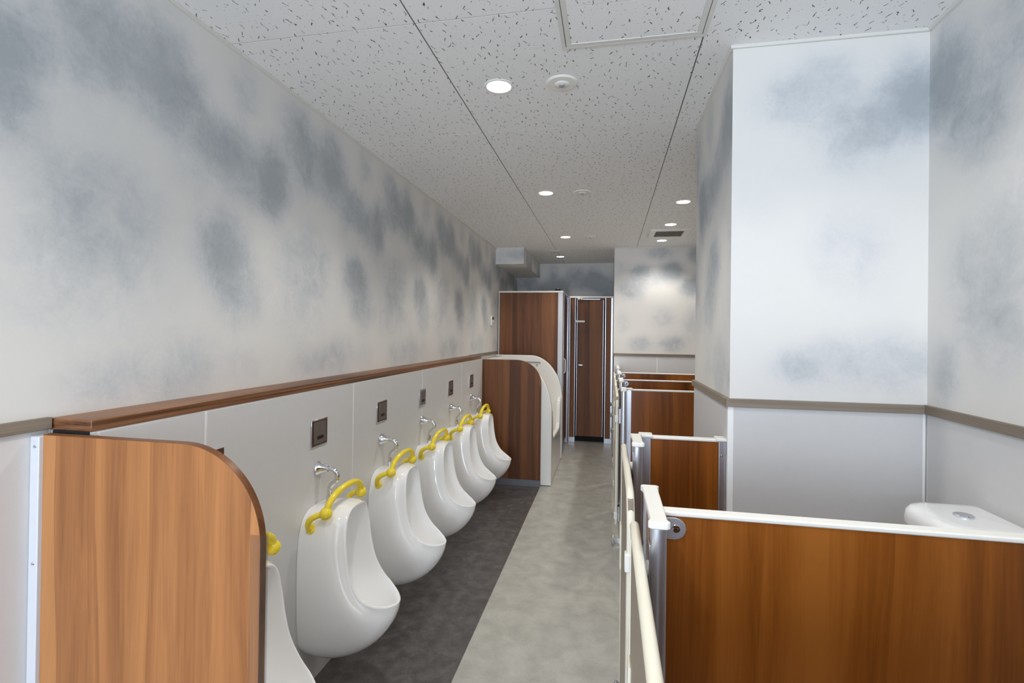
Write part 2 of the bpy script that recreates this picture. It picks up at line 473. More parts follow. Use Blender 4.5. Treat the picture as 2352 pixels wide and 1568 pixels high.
# projecting pier on the right
CX0, CY0, CY1 = 0.409, 1.834, 2.545
wp = wbox('wall_pier', (CX0+0.004, XR+0.01, CY0+0.004, CY1-0.004, 0, CEIL), 'papered pier projecting from the right wall beside the second partition')
PIER = [(.97, .78, .10, .11, 1.0), (.86, .70, .07, .06, .6), (.60, .80, .10, .07, .55), (.72, .86, .09, .07, .55), (.78, .70, .11, .07, .7), (.80, .60, .10, .06, .35),
        (.78, .28, .10, .11, .32), (.62, -.10, .06, .05, .6), (.74, -.08, .09, .07, .5), (.93, -.08, .11, .08, .55), (.5, .45, .06, .06, .12)]
paper_wall('wallpaper', (CX0, CY0), (XR, CY0), ZR0, CEIL, lambda u, z: field_list(u, z, PIER), wp, 0.004, (0, -1))
paper_wall('wallpaper', (CX0, CY0), (CX0, CY1), ZR0, CEIL, lambda u, z: field_tile(u, z, .62), wp, 0.004, (-1, 0))
paper_wall('wallpaper', (CX0, CY1), (XR, CY1), ZR0, CEIL, lambda u, z: field_tile(u, z, .1), wp, 0.004, (0, 1))
# far walls
YW = 5.885
wb = wbox('wall_back_right', (0.055, XR+0.12, YW+0.004, YF+0.12, 0, CEIL), 'far right wall with a bright pool of lamplight on cloudy paper')
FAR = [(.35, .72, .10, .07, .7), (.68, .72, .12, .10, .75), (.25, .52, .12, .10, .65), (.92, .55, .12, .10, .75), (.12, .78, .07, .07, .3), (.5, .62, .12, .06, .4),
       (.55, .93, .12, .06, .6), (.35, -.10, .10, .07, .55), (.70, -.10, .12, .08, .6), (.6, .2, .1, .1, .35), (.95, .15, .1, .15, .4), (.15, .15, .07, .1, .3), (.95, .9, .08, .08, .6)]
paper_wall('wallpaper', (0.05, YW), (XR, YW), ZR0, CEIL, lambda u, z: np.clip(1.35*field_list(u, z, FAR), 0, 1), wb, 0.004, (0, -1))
paper_wall('wallpaper', (0.05, YW), (0.05, YF), 0.0, CEIL, lambda u, z: field_tile(u, z, .2), wb, 0.004, (-1, 0))
w4 = wbox('wall_back', (-1.44, 0.055, YF+0.004, YF+0.12, 0, CEIL), 'dim far left wall seen above the tall booths')
paper_wall('wallpaper', (XL, YF), (0.05, YF), 0.0, CEIL, lambda u, z: np.clip(field_tile(u, z, .35)+field_list(u, z, [(-.75, .72, .15, .1, .7), (-.1, .72, .15, .1, .8)]), 0, 1), w4, 0.004, (0, -1))
# boxed-in duct under the ceiling, far left
SX, SY, SZ = -0.985, 5.73, H+0.803
ws = wbox('wall_soffit', (XL, SX-0.004, SY+0.004, YF, SZ+0.004, CEIL), 'wallpapered boxed-in duct in the far left ceiling corner')
paper_wall('wallpaper', (XL, SY), (SX, SY), SZ, CEIL, lambda u, z: field_list(u, z, [(-1.05, .92, .1, .06, .7), (-1.25, .9, .08, .1, .4)]), ws, 0.003, (0, -1))
paper_wall('wallpaper', (SX, SY), (SX, YF), SZ, CEIL, lambda u, z: field_tile(u, z, .4), ws, 0.003, (1, 0))
sb = MB(); sb.box(XL, SX, SY, YF, SZ, SZ+0.003); so = build('soffit_underside', sb, 'paper', ws)
# wall behind the viewer; its unseen window is stretched low to brighten the urinals
wf = build('wall_front', MB().box(-1.44, -1.20, YB-0.12, YB, 0, CEIL).box(0.40, 1.13, YB-0.12, YB, 0, CEIL)
           .box(-1.20, 0.40, YB-0.12, YB, 0, 0.12).box(-1.20, 0.40, YB-0.12, YB, 2.30, CEIL), 'panel')
struct(wf, 'wall behind the viewer with its unseen window stretched low', 'wall')
wn = build('unseen_window_1', MB().box(-1.20, -1.16, YB-0.09, YB-0.03, 0.12, 2.30).box(0.36, 0.40, YB-0.09, YB-0.03, 0.12, 2.30)
           .box(-1.16, 0.36, YB-0.09, YB-0.03, 0.12, 0.16).box(-1.16, 0.36, YB-0.09, YB-0.03, 2.26, 2.30).box(-0.42, -0.38, YB-0.09, YB-0.03, 0.16, 2.26), 'alu')
struct(wn, 'unseen aluminium window behind the viewer, stretched low to light the urinals', 'window')
for a, b in ((-1.16, -0.42), (-0.38, 0.36)):
    build('window_pane', MB().box(a, b, YB-0.062, YB-0.058, 0.16, 2.26), 'pane', wn)

# ------------------------------------------------------------------ white wainscot panels, dado rails, cornices
def panels_y(parent, xa, xb, ys, z0, z1):
    for a, b in zip(ys[:-1], ys[1:]):
        build('panel', MB().box(min(xa, xb), max(xa, xb), a+0.0038, b-0.0038, z0, z1), 'panel', parent, 0.0006, 1)
        xj = xa+(xb-xa)*0.75
        build('joint_strip', MB().box(min(xa, xj), max(xa, xj), b-0.0042, b+0.0042, z0, z1), 'joint', parent)
def panels_x(parent, ya, yb, xs, z0, z1):
    for a, b in zip(xs[:-1], xs[1:]):
        build('panel', MB().box(a+0.0038, b-0.0038, min(ya, yb), max(ya, yb), z0, z1), 'panel', parent, 0.0006, 1)
        yj = ya+(yb-ya)*0.75
        build('joint_strip', MB().box(b-0.0042, b+0.0042, min(ya, yj), max(ya, yj), z0, z1), 'joint', parent)
panels_y(wl, XL-0.004, XL+0.004, [YB, -2.4, -1.5, -0.6, 0.30, 0.967], 0, ZR0+0.002)
panels_y(wl, XL-0.004, XL+0.004, [4.64, 5.80], 0, ZR0+0.002)
panels_y(wr, XR+0.004, XR-0.003, [YB, -2.2, -1.3, -0.4, 0.5, 1.2, 1.828], 0, ZR0+0.002)
panels_y(wr, XR+0.004, XR-0.003, [2.55, 3.42, 4.30, 5.1, 5.88], 0, ZR0+0.002)
panels_x(wp, CY0+0.004, CY0-0.004, [CX0-0.003, 0.995], 0, ZR0+0.002)
panels_y(wp, CX0+0.004, CX0-0.004, [CY0, CY1], 0, ZR0+0.002)
panels_x(wb, YW+0.004, YW-0.004, [0.052, 0.535, 1.0], 0, ZR0+0.002)
build('corner_trim', MB().box(CX0-0.006, CX0+0.012, CY0-0.0055, CY0+0.012, 0, ZR0), 'joint', wp, 0.001)

def rail(parent, b, mat): return build('dado_rail', MB().box(*b), mat, parent, 0.0015)
rail(wl, (XL-0.002, XL+0.014, YB, 0.966, ZR0, ZR1), 'rail')
rail(wl, (XL-0.002, XL+0.014, 4.63, 5.83, ZR0, ZR1), 'rail')
rail(wr, (XR-0.014, XR+0.002, YB, CY0-0.001, ZR0, ZR1), 'rail')
rail(wp, (CX0-0.014, XR-0.001, CY0-0.014, CY0+0.002, ZR0, ZR1), 'railx')
rail(wp, (CX0-0.014, CX0+0.002, CY0+0.002, CY1+0.006, ZR0, ZR1), 'rail')
rail(wb, (0.05, XR-0.001, YW-0.014, YW+0.002, ZR0, ZR1), 'railx')

def cornice(n, b):
    o = build('trim_%d' % n, MB().box(*b), 'trim', None, 0.002); struct(o, CORN[n-1], 'trim')
CORN = ['thin white ceiling trim along the left wall', 'thin white ceiling trim over the front of the pier',
        'thin white ceiling trim along the aisle side of the pier', 'thin white ceiling trim along the right wall by the cistern', 'thin white ceiling trim over the far right wall']
cornice(1, (XL-0.001, XL+0.010, YB, SY, CEIL-0.011, CEIL+0.001))
cornice(2, (CX0-0.009, XR-0.001, CY0-0.009, CY0+0.002, CEIL-0.011, CEIL+0.001))
cornice(3, (CX0-0.009, CX0+0.002, CY0+0.003, CY1, CEIL-0.011, CEIL+0.001))
cornice(4, (XR-0.009, XR+0.001, YB, CY0-0.010, CEIL-0.011, CEIL+0.001))
cornice(5, (0.05, XR-0.001, YW-0.006, YW+0.001, CEIL-0.008, CEIL+0.001))

# ------------------------------------------------------------------ urinal duct wall with its shelf
wd = wbox('wall_urinals', (XL+0.001, XP-0.008, 0.972, 4.62, 0, H-0.2455), 'low white duct wall that carries the row of urinals')
YJ = [0.972, 1.295, 2.175, 3.06, 3.94, 4.62]
panels_y(wd, XP-0.008, XP, YJ, 0, H-0.2455)
build('gap_shade', MB().box(XL+0.012, XP-0.022, 0.9685, 0.9722, H-0.268, H-0.2452), 'void', wd)  # black box that paints the shade in the gap under the shelf end
sh = build('ledge_shelf', MB().box(XL+0.001, XP-0.015, 0.970, 4.632, H-0.245, H-0.217), 'zebra', None, 0.002)
tag(sh, 'long striped brown wooden ledge running above the urinals', 'shelf')

# ------------------------------------------------------------------ urinals
RIM = [(.176, 0, -.700), (.176, .050, -.707), (.177, .083, -.738), (.180, .100, -.80), (.188, .108, -.88), (.205, .113, -.96), (.240, .114, -1.025),
       (.288, .100, -1.062), (.333, .066, -1.079), (.360, .028, -1.083), (.366, 0, -1.083)]
WAL = [(0, 0, -.712), (0, .060, -.718), (0, .103, -.748), (0, .127, -.81), (0, .135, -.89), (0, .137, -.98), (0, .135, -1.07), (0, .131, -1.16), (0, .116, -1.240), (0, .072, -1.283), (0, 0, -1.292)]
O1 = [(-.05, 0, .012), (-.045, .018, .012), (-.035, .033, .008), (-.03, .040, 0), (-.03, .040, 0), (-.025, .042, -.005), (-.02, .046, -.03), (-.012, .045, -.075), (-.010, .033, -.125), (-.012, .014, -.152), (-.015, 0, -.158)]
O2 = [(.07, 0, .012), (.07, .012, .012), (.08, .016, .008), (.10, .014, 0), (.11, .012, 0), (.13, .012, -.005), (.15, .012, -.03), (.165, .010, -.040), (.165, .007, -.048), (.155, .004, -.050), (.15, 0, -.050)]
def urinal_mesh():
    n = 5
    half = [crom(t, n) for t in (RIM, WAL, O1, O2)]
    N = len(half[0])
    def full(c): return list(c)+[Vector((p.x, -p.y, p.z)) for p in reversed(c[1:-1])]
    rim, wal, o1, o2 = [full(c) for c in half]
    K = len(rim)
    cen = Vector((0.20, 0, -0.90))
    rings = []
    back = []
    for i in range(K):
        s = i/(N-1) if i < N else (2*(N-1)-i)/(N-1)
        sg = 1 if i < N else -1
        back.append(Vector((.045+.05*max(0, s-.6), .060*math.sin(math.pi*s)*sg, -.945+.165*math.cos(math.pi*s))))
    # inner bowl, from its floor up to the rim
    inn = []; dirs = []
    for i, p in enumerate(rim):
        d = Vector((0, cen.y-p.y, cen.z-p.z)); d.normalize()
        s = i/(N-1) if i < N else (2*(N-1)-i)/(N-1)
        if s > 0.62:
            k = (s-0.62)/0.38
            d = (d*(1-k)+Vector((-1, 0, -0.1)).normalized()*k).normalized()
        dirs.append(d); inn.append(p+d*0.013)
    c0 = Vector((.045, 0, -.945))
    rings.append([c0+(b-c0)*0.02 for b in back])
    rings.append([c0+(b-c0)*0.55 for b in back])
    M1 = 12
    for k in range(M1):
        t = k/M1; row = []
        for i in range(K):
            s = i/(N-1) if i < N else (2*(N-1)-i)/(N-1)
            b = back[i]; q = inn[i]
            w = max(0, (s-.5)/.5)
            p1 = b+(b-c0)*0.35+Vector((.02+.05*w, 0, -.055*w))
            p2 = q+Vector((-.10+.04*w, -.004*(1 if i < N else -1), -.02*(1-s)-.115*w))
            row.append(b*(1-t)**3+p1*3*t*(1-t)**2+p2*3*t*t*(1-t)+q*t**3)
        rings.append(row)
    rings.append([q+Vector((-.003, 0, 0)) for q in inn])
    # rolled rim
    for a in (0.15, 0.4, 0.65, 0.9):
        th = a*math.pi
        row = []
        for i in range(K):
            s = i/(N-1) if i < N else (2*(N-1)-i)/(N-1)
            mid = (inn[i]+rim[i])*0.5
            nrm = Vector((1, 0, 0.25))
            if s > 0.62: nrm = nrm*(1-(s-.62)/.38)+Vector((0.1, 0, 1))*((s-.62)/.38)
            nrm.normalize()
            row.append(mid+(inn[i]-mid)*math.cos(th)+nrm*0.0055*math.sin(th))
        rings.append(row)
    for k in range(0, 15):
        t = k/14; row = []
        for i in range(K):
            p0 = rim[i]; p3 = wal[i]; p1 = p0+o1[i]; p2 = p3+o2[i]
            row.append(p0*(1-t)**3+p1*3*t*(1-t)**2+p2*3*t*t*(1-t)+p3*t**3)
        rings.append(row)
    rings = [[Vector((XP+0.001+p.x, p.y, H+p.z)) for p in r] for r in rings]
    return MB().ring_loft(rings, (True, True))
UY = [1.305, 1.888, 2.470, 3.055, 3.640, 4.222]
UL = ['white ceramic urinal mostly hidden behind the near wooden screen', 'white ceramic urinal with yellow grab bar, largest fully visible one in front',
      'white ceramic urinal with yellow grab bar, second fully visible one from the front', 'white ceramic urinal with yellow grab bar, third fully visible, under the silver-framed sensor',
      'white ceramic urinal with yellow grab bar, last but one before the far screen', 'white ceramic urinal with yellow grab bar right beside the far wooden screen']
def make_urinal():
    t = thing('urinal', (XP, 0, H-1.30), UL[0], 'urinal', 'urinals along the duct wall')
    ORG[t.name] = Vector((XP, 0, H-1.30))
    build('bowl', urinal_mesh(), 'ceramic', t, angle=60)
    def P(x, y, z): return (XP+x, y, H+z)
    arch = crom([P(.123, -.138, -.700), P(.128, -.122, -.664), P(.132, -.072, -.637), P(.133, 0, -.629), P(.132, .072, -.637), P(.128, .122, -.664), P(.123, .138, -.700)], 6)
    gb = build('grab_bar', MB().tube(arch, 0.0130, 14), 'yellow', t)
    for s in (-1, 1):
        arm = crom([P(.050, .112*s, -.775), P(.050, .140*s, -.757), P(.062, .151*s, -.727), P(.090, .148*s, -.708), P(.123, .138*s, -.700)], 5)
        build('arm', MB().tube(arm, 0.0115, 14), 'yellow', gb)
        build('ball', MB().sphere(P(.123, .138*s, -.700), 0.0240), 'yellow', gb)
        build('flange', MB().lathe([(.0, 0), (.020, 0), (.021, .004), (.017, .009), (.0115, .012)], P(.050, .118*s, -.771), (0, .85*s, .52), 20), 'yellow', gb)
    pipe = crom([P(.0, 0, -.568), P(.05, 0, -.567), P(.074, 0, -.574), P(.088, 0, -.593), P(.083, 0, -.616), P(.064, 0, -.634), P(.054, 0, -.655), P(.053, 0, -.70), P(.053, 0, -.715)], 5)
    fp = build('flush_pipe', MB().tube(pipe, 0.0102, 16), 'chrome', t)
    build('wall_rose', MB().lathe([(.0, 0.0005), (.029, 0.0005), (.030, .004), (.026, .010), (.013, .040), (.012, .048)], P(0, 0, -.568), (1, 0, 0), 28), 'chrome', fp)
    build('collar', MB().lathe([(.0, 0), (.0135, 0), (.0135, .012), (.011, .014), (.011, .019), (.0135, .021), (.0135, .034), (.009, .037)], P(.053, 0, -.712), (0, 0, 1), 8), 'chrome', fp)
    return t
u0 = make_urinal()
for i, y in enumerate(UY):
    o = u0 if i == 0 else copy_tree(u0)
    o.location = (XP, y, H-1.30); o['label'] = UL[i]
# the parts were modelled around y = 0
SL = ['flush sensor plate peeking over the curved edge of the near screen', 'brown-bordered flush sensor plate above the nearest fully visible urinal', 'brown-bordered flush sensor plate above the second fully visible urinal',
      'flush sensor plate with a wide silver border above the third visible urinal', 'narrow dark flush sensor plate above the last but one urinal', 'dark flush sensor plate on the wall nearest the far screen']
for i, y in enumerate(UY):
    t = thing('flush_sensor', (XP, y, H-0.475), SL[i], 'sensor', 'flush sensors over the urinals')
    build('frame', MB().box(XP+0.0003, XP+0.006, y-.058, y+.058, H-.475, H-.365), 'chrome', t, 0.0015)
    build('bezel', MB().box(XP+0.004, XP+0.0072, y-.053, y+.053, H-.470, H-.370), 'alu' if i == 3 else 'bezel', t, 0.001)
    w = .036 if i == 3 else .043
    build('face_plate', MB().box(XP+0.006, XP+0.0095, y-w, y+w, H-.464+(0.004 if i == 3 else 0), H-.376), 'steel', t, 0.001)
    build('sensor_window', MB().box(XP+0.008, XP+0.0102, y-.023, y+.023, H-.447, H-.432), 'dark', t, 0.0005)

# ------------------------------------------------------------------ curved wooden screens at both ends of the urinals
def screen_outline(x0, xs, x1, ztop, zc, z0, n=18):
    """top edge level from x0 to xs, quarter curve to (x1, zc), down to z0"""
    pts = [(x0, z0), (x0, ztop), (xs, ztop)]
    for k in range(1, n+1):
        a = k/n*math.pi/2
        pts.append((xs+(x1-xs)*math.sin(a)**1.0, zc+(ztop-zc)*math.cos(a)))
    pts.append((x1, z0)); return pts
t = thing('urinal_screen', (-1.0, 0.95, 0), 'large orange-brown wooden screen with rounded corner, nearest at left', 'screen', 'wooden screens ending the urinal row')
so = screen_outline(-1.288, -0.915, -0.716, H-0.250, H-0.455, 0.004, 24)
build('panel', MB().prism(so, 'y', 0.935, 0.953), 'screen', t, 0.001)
eb = MB(); rim_o = so[1:]
inn_ = []
for k, (x, z) in enumerate(rim_o):
    a = Vector(rim_o[max(0, k-1)]); b = Vector(rim_o[min(len(rim_o)-1, k+1)]); d = (b-a).normalized()
    inn_.append((x-d.y*0.0016, z+d.x*0.0016))
eb.prism(rim_o+inn_[::-1], 'y', 0.9352, 0.9528)
build('edge_band', eb, 'band', t)
build('wall_channel', MB().box(XL+0.0045, -1.288, 0.926, 0.9655, 0.0, H-0.252), 'coolwhite', t, 0.002)
for z in (1.36-.20, 1.09-.20): build('screw', MB().lathe([(0, 0), (.004, 0), (.003, .002), (0, .002)], (-1.299, 0.9261, z), (0, -1, 0), 12), 'alu', t)
g = MB()
g.box(-0.738, -0.7138, 0.9322, 0.9345, 0.01, H-0.432); g.box(-0.738, -0.7138, 0.9535, 0.9558, 0.01, H-0.432); g.box(-0.7136, -0.7112, 0.9322, 0.9558, 0.01, H-0.432)
go = build('edge_guard', g, 'guard', t); go['label'] = 'clear plastic strip wrapped over the edge'
YS = 4.655
t = thing('urinal_screen', (-0.9, YS, 0), 'brown wooden screen with rounded corner at the far end of the urinals', 'screen', 'wooden screens ending the urinal row')
so = screen_outline(XP-0.012, -0.86, -0.622, H-0.252, H-0.475, 0.060, 20)
build('panel', MB().prism(so, 'y', YS, YS+0.030), 'walnut', t, 0.001)
build('base_strip', MB().box(XP+0.002, -0.620, YS-0.003, YS+0.030, 0.0, 0.060), 'base', t)
g = MB(); zt = H-0.49
g.box(-0.640, -0.620, YS-0.0025, YS-0.0003, 0.06, zt); g.box(-0.6215, -0.6190, YS-0.0025, YS+0.030, 0.06, zt)
go = build('edge_guard', g, 'guard', t); go['label'] = 'clear plastic strip on the screen edge'

# ------------------------------------------------------------------ moulded children's wash unit behind the far screen
Y0, Y1 = YS+0.038, 5.80
t = thing('wash_unit', (-0.9, 5.2, 0), 'white moulded wash basin unit with curved sides behind the far screen', 'basin')
prof = [(XL+0.006, 0.004), (XL+0.006, H-0.252), (-0.90, H-0.252)]
for k in range(1, 21):
    a = k/20*math.pi/2
    prof.append((-0.90+0.378*math.sin(a), H-0.760+0.508*math.cos(a)))
prof.append((-0.522, 0.004))
build('side_wall', MB().prism(prof, 'y', Y0, Y0+0.055), 'frp', t, 0.010, 3)
build('side_wall', MB().prism(prof, 'y', Y1-0.055, Y1), 'frp', t, 0.010, 3)
build('back_wall', MB().box(XL+0.006, -1.20, Y0+0.054, Y1-0.054, 0.004, H-0.26), 'frp', t, 0.006)
# apron with a dip in the middle
ap = [(Y0+0.05, 0.004), (Y0+0.05, 0.70)]
for (yy, zz) in ((Y0+.10, .715), (Y0+.16, .69), (Y0+.20, .60), (Y0+.22, .45), (Y0+.27, .40), (Y1-.27, .40), (Y1-.22, .45), (Y1-.20, .60), (Y1-.16, .69), (Y1-.10, .715)): ap.append((yy, zz))
ap += [(Y1-0.05, 0.70), (Y1-0.05, 0.004)]
build('apron', MB().prism(ap, 'x', -0.575, -0.530), 'frp', t, 0.012, 3)
build('tub_floor', MB().box(-1.205, -0.57, Y0+0.05, Y1-0.05, 0.30, 0.34), 'frp', t, 0.004)
fx = build('tap_bar', MB().tube([(-1.10, 5.30, H-0.315), (-0.72, 5.30, H-0.315)], 0.014, 14).tube([(-0.76, 5.30, H-0.315), (-0.76, 5.30, H-0.35)], 0.011, 12), 'chrome', t)
build('tap_bracket', MB().box(-1.205, -1.08, 5.27, 5.33, H-0.345, H-0.285), 'chrome', fx, 0.004)

# ------------------------------------------------------------------ tall booths at the far end
YBt = 5.845; ZT = H+0.503
t = thing('tall_booth', (-0.93, 6.2, 0), 'tall brown toilet booth against the far left wall', 'booth')
build('panel', MB().box(-1.290, -0.592, YBt, YBt+0.035, 0.07, ZT-0.02), 'walnut', t)
build('wall_channel', MB().box(XL+0.015, -1.290, YBt-0.004, YBt+0.039, 0.0, ZT-0.02), 'coolwhite', t, 0.002)
build('post', MB().box(-0.592, -0.535, YBt-0.008, YBt+0.043, 0.0, ZT-0.02), 'coolwhite', t, 0.006)
build('head_rail', MB().box(XL+0.015, -0.530, YBt-0.010, YBt+0.045, ZT-0.02, ZT), 'white', t, 0.003)
build('side_panel', MB().box(-0.575, -0.545, YBt+0.05, 6.03, 0.09, ZT-0.02), 'walnut', t)
build('side_post', MB().box(-0.585, -0.535, 6.03, 6.07, 0.0, ZT-0.02), 'alu', t, 0.004)
dr = build('booth_door', MB().box(-0.570, -0.545, 6.08, 6.60, 0.09, ZT-0.04), 'walnut', t)
build('door_edge', MB().box(-0.574, -0.541, 6.072, 6.092, 0.09, ZT-0.04), 'alu', dr, 0.003)
build('pull_handle', MB().tube([(-0.541, 6.13, H-.30), (-0.525, 6.13, H-.32), (-0.525, 6.13, H-.46), (-0.541, 6.13, H-.48)], 0.008, 10), 'white', dr)
build('side_post', MB().box(-0.585, -0.525, 6.61, 6.683, 0.0, ZT-0.02), 'alu', t, 0.006)
build('side_head_rail', MB().box(-0.580, -0.535, YBt+0.046, 6.683, ZT-0.02, ZT), 'white', t, 0.003)
build('cap', MB().lathe([(0, 0), (.035, 0), (.033, .02), (.02, .03), (0, .032)], (-0.60, YBt+.03, ZT), (0, 0, 1), 16), 'dark', t)

YD = 6.70
t = thing('closet_front', (-0.24, YD, 0), 'brown closet front with a narrow silver-edged door in the middle distance', 'booth')
build('fixed_panel', MB().box(-0.515, -0.447, YD, YD+0.03, 0.065, ZT-0.02), 'walnut', t)
build('fixed_panel', MB().box(-0.045, 0.022, YD, YD+0.03, 0.065, ZT-0.02), 'walnut', t)
build('base_block', MB().box(-0.520, -0.437, YD-0.004, YD+0.034, 0.0, 0.066), 'alu', t, 0.002)
build('base_block', MB().box(-0.055, 0.047, YD-0.004, YD+0.034, 0.0, 0.066), 'alu', t, 0.002)
build('stile', MB().box(-0.522, -0.512, YD-0.004, YD+0.034, 0.066, ZT-0.02), 'alu', t, 0.002)
build('stile', MB().box(-0.450, -0.441, YD-0.008, YD+0.034, 0.066, ZT-0.02), 'alu', t, 0.002)
build('stile', MB().box(-0.055, -0.044, YD-0.008, YD+0.034, 0.066, ZT-0.02), 'alu', t, 0.002)
build('stile', MB().box(0.021, 0.047, YD-0.004, YD+0.034, 0.066, ZT-0.02), 'alu', t, 0.002)
build('head_rail', MB().box(-0.522, 0.047, YD-0.010, YD+0.038, ZT-0.022, ZT), 'white', t, 0.002)
build('closet_shade', MB().box(-0.52, 0.047, YD+0.10, YD+0.12, 0.0, ZT-0.03), 'void', t)  # near-black sheet painting the unlit closet inside behind the door gaps
dr = build('door', MB().box(-0.420, -0.078, YD, YD+0.026, 0.085, ZT-0.045), 'walnut', t)
build('edge_strip', MB().box(-0.425, -0.417, YD-0.006, YD+0.03, 0.085, ZT-0.045), 'alu', dr, 0.002)
build('edge_strip', MB().box(-0.081, -0.073, YD-0.006, YD+0.03, 0.085, ZT-0.045), 'alu', dr, 0.002)
lh = build('lever', MB().box(-0.447, -0.318, YD-0.036, YD-0.024, H+.155, H+.180).box(-0.437, -0.415, YD-0.026, YD, H+.158, H+.177), 'white', dr, 0.003)
build('thumb_turn', MB().tube([(-0.395, YD-0.008, H-.412), (-0.345, YD-0.008, H-.412)], 0.016, 14, True), 'alu', dr)
build('top_hinge', MB().box(-0.415, -0.385, YD-0.022, YD, ZT-0.046, ZT-0.022).box(-0.378, -0.352, YD-0.018, YD, ZT-0.046, ZT-0.024), 'white', dr, 0.002)
build('closer', MB().box(-0.35, -0.12, YD-0.010, YD+0.0, ZT-0.046, ZT-0.034), 'alu', dr, 0.002)

# ------------------------------------------------------------------ low partitions with end posts
ZP = H-0.362
def cap_outline(x0, x1, y0, y1, r=0.006):
    return [(x0, y0-r), (x1, y0-r), (x1+r, y0), (x1+r*.2, y0+r*2), (x1+r*.2, y1-r*2), (x1+r, y1), (x1, y1+r), (x0, y1+r), (x0-r, y1), (x0-r*.2, y1-r*2), (x0-r*.2, y0+r*2), (x0-r, y0)]
def partition(y, xr, wy0, wy1, label, bracket, channel, endpost, xl=0.105, skip_screw=False):
    t = thing('toilet_partition', (0.45, y, 0), label, 'partition', 'low wooden partitions between the stalls')
    th = 0.024
    p = build('panel', MB().box(xl, xr, y-th/2, y+th/2, 0.10, ZP-0.008), 'cherry', t)
    build('top_edge', MB().box(xl, xr, y-th/2-0.004, y+th/2+0.004, ZP-0.010, ZP), 'white', t, 0.003)
    # wing facing the aisle
    build('wing_panel', MB().box(0.088, 0.106, wy0+0.02, wy1-0.02, 0.05, H-0.366), 'cherry', t)
    for a, b in ((wy0, wy0+0.030), (wy1-0.030, wy1)):
        q = [(0.083, a), (0.090, a-0.004), (0.104, a-0.004), (0.111, a), (0.111, b), (0.104, b+0.004), (0.090, b+0.004), (0.083, b)]
        build('end_post', MB().prism(q, 'z', 0.0, H-0.366), 'alu', t, 0.001)
    build('cap', MB().prism(cap_outline(0.082, 0.112, wy0, wy1), 'z', H-0.366, H-0.352), 'white', t, 0.002)
    if bracket:
        out = [(0.111, H-0.418), (0.137, H-0.418)]
        for k in range(0, 9):
            a = -math.pi/2+k/8*math.pi
            out.append((0.137+0.022*math.cos(a), H-0.396+0.022*math.sin(a)))
        out += [(0.111, H-0.374)]
        br = build('bracket', MB().prism(out, 'y', y-th/2-0.005, y-th/2-0.0002), 'alu', t, 0.001)
        build('screw', MB().lathe([(0, 0), (.0085, 0), (.0075, .002), (.003, .0026), (0, .0012)], (0.139, y-th/2-0.005, H-0.396), (0, -1, 0), 16), 'chrome', br)
        build('screw_slot', MB().box(.1335, .1445, y-th/2-.0082, y-th/2-.0068, H-.3972, H-.3948).box(.1378, .1402, y-th/2-.0082, y-th/2-.0068, H-.4015, H-.3905), 'dark', br)
    if channel:
        build('post_channel', MB().box(xl+0.008, xl+0.045, y-th/2-0.010, y+th/2+0.010, 0.0, ZP-0.004), 'alu', t, 0.002)
        build('post_cap', MB().box(xl+0.004, xl+0.052, y-th/2-0.014, y+th/2+0.014, ZP-0.005, ZP+0.006), 'white', t, 0.003)
    if endpost:
        e = build('wall_post', MB().box(xr-0.026, xr, y-th/2-0.010, y+th/2+0.010, 0.0, ZP-0.004), 'alu', t, 0.002)
        build('wall_post_cap', MB().box(xr-0.034, xr, y-th/2-0.014, y+th/2+0.014, ZP-0.005, ZP+0.005), 'white', t, 0.002)
        if not skip_screw:
            for z in (ZP-0.055, 0.45):
                build('screw', MB().lathe([(0, 0), (.0045, 0), (.004, .0018), (.0012, .0022), (0, .001)], (xr-0.017, y-th/2-0.0101, z), (0, -1, 0), 14), 'chrome', e)
    return t
partition(1.090, XR-0.004, 0.985, 1.215, 'large orange-brown partition with white top edge, nearest at right', True, False, False)
partition(0.330, XR-0.004, 0.225, 0.33, 'low wooden partition beside the viewer, outside the picture', True, False, False)
partition(1.872, CX0-0.0045, 1.690, 1.835, 'low wooden partition ending with a silver post at the pier', False, True, True)
partition(3.435, XR-0.004, 3.31, 3.455, 'low wooden partition just beyond the pier, with a wide silver post', False, True, False)
partition(4.165, XR-0.004, 3.93, 4.200, 'low wooden partition second from the far right wall, topped by a white strip', True, False, False)
partition(4.940, XR-0.004, 4.67, 5.000, 'low wooden partition closest to the far right wall', True, False, False)
# short wing at the far wall
t = thing('end_wing', (0.10, 5.6, 0), 'short post panel fixed to the far right wall beside the last gate', 'partition')
build('wing_panel', MB().box(0.088, 0.106, 5.42, 5.86, 0.05, H-0.366), 'cherry', t)
build('end_post', MB().box(0.083, 0.111, 5.40, 5.43, 0.0, H-0.366), 'alu', t, 0.002)
build('cap', MB().prism(cap_outline(0.082, 0.112, 5.40, 5.865), 'z', H-0.366, H-0.352), 'white', t, 0.002)

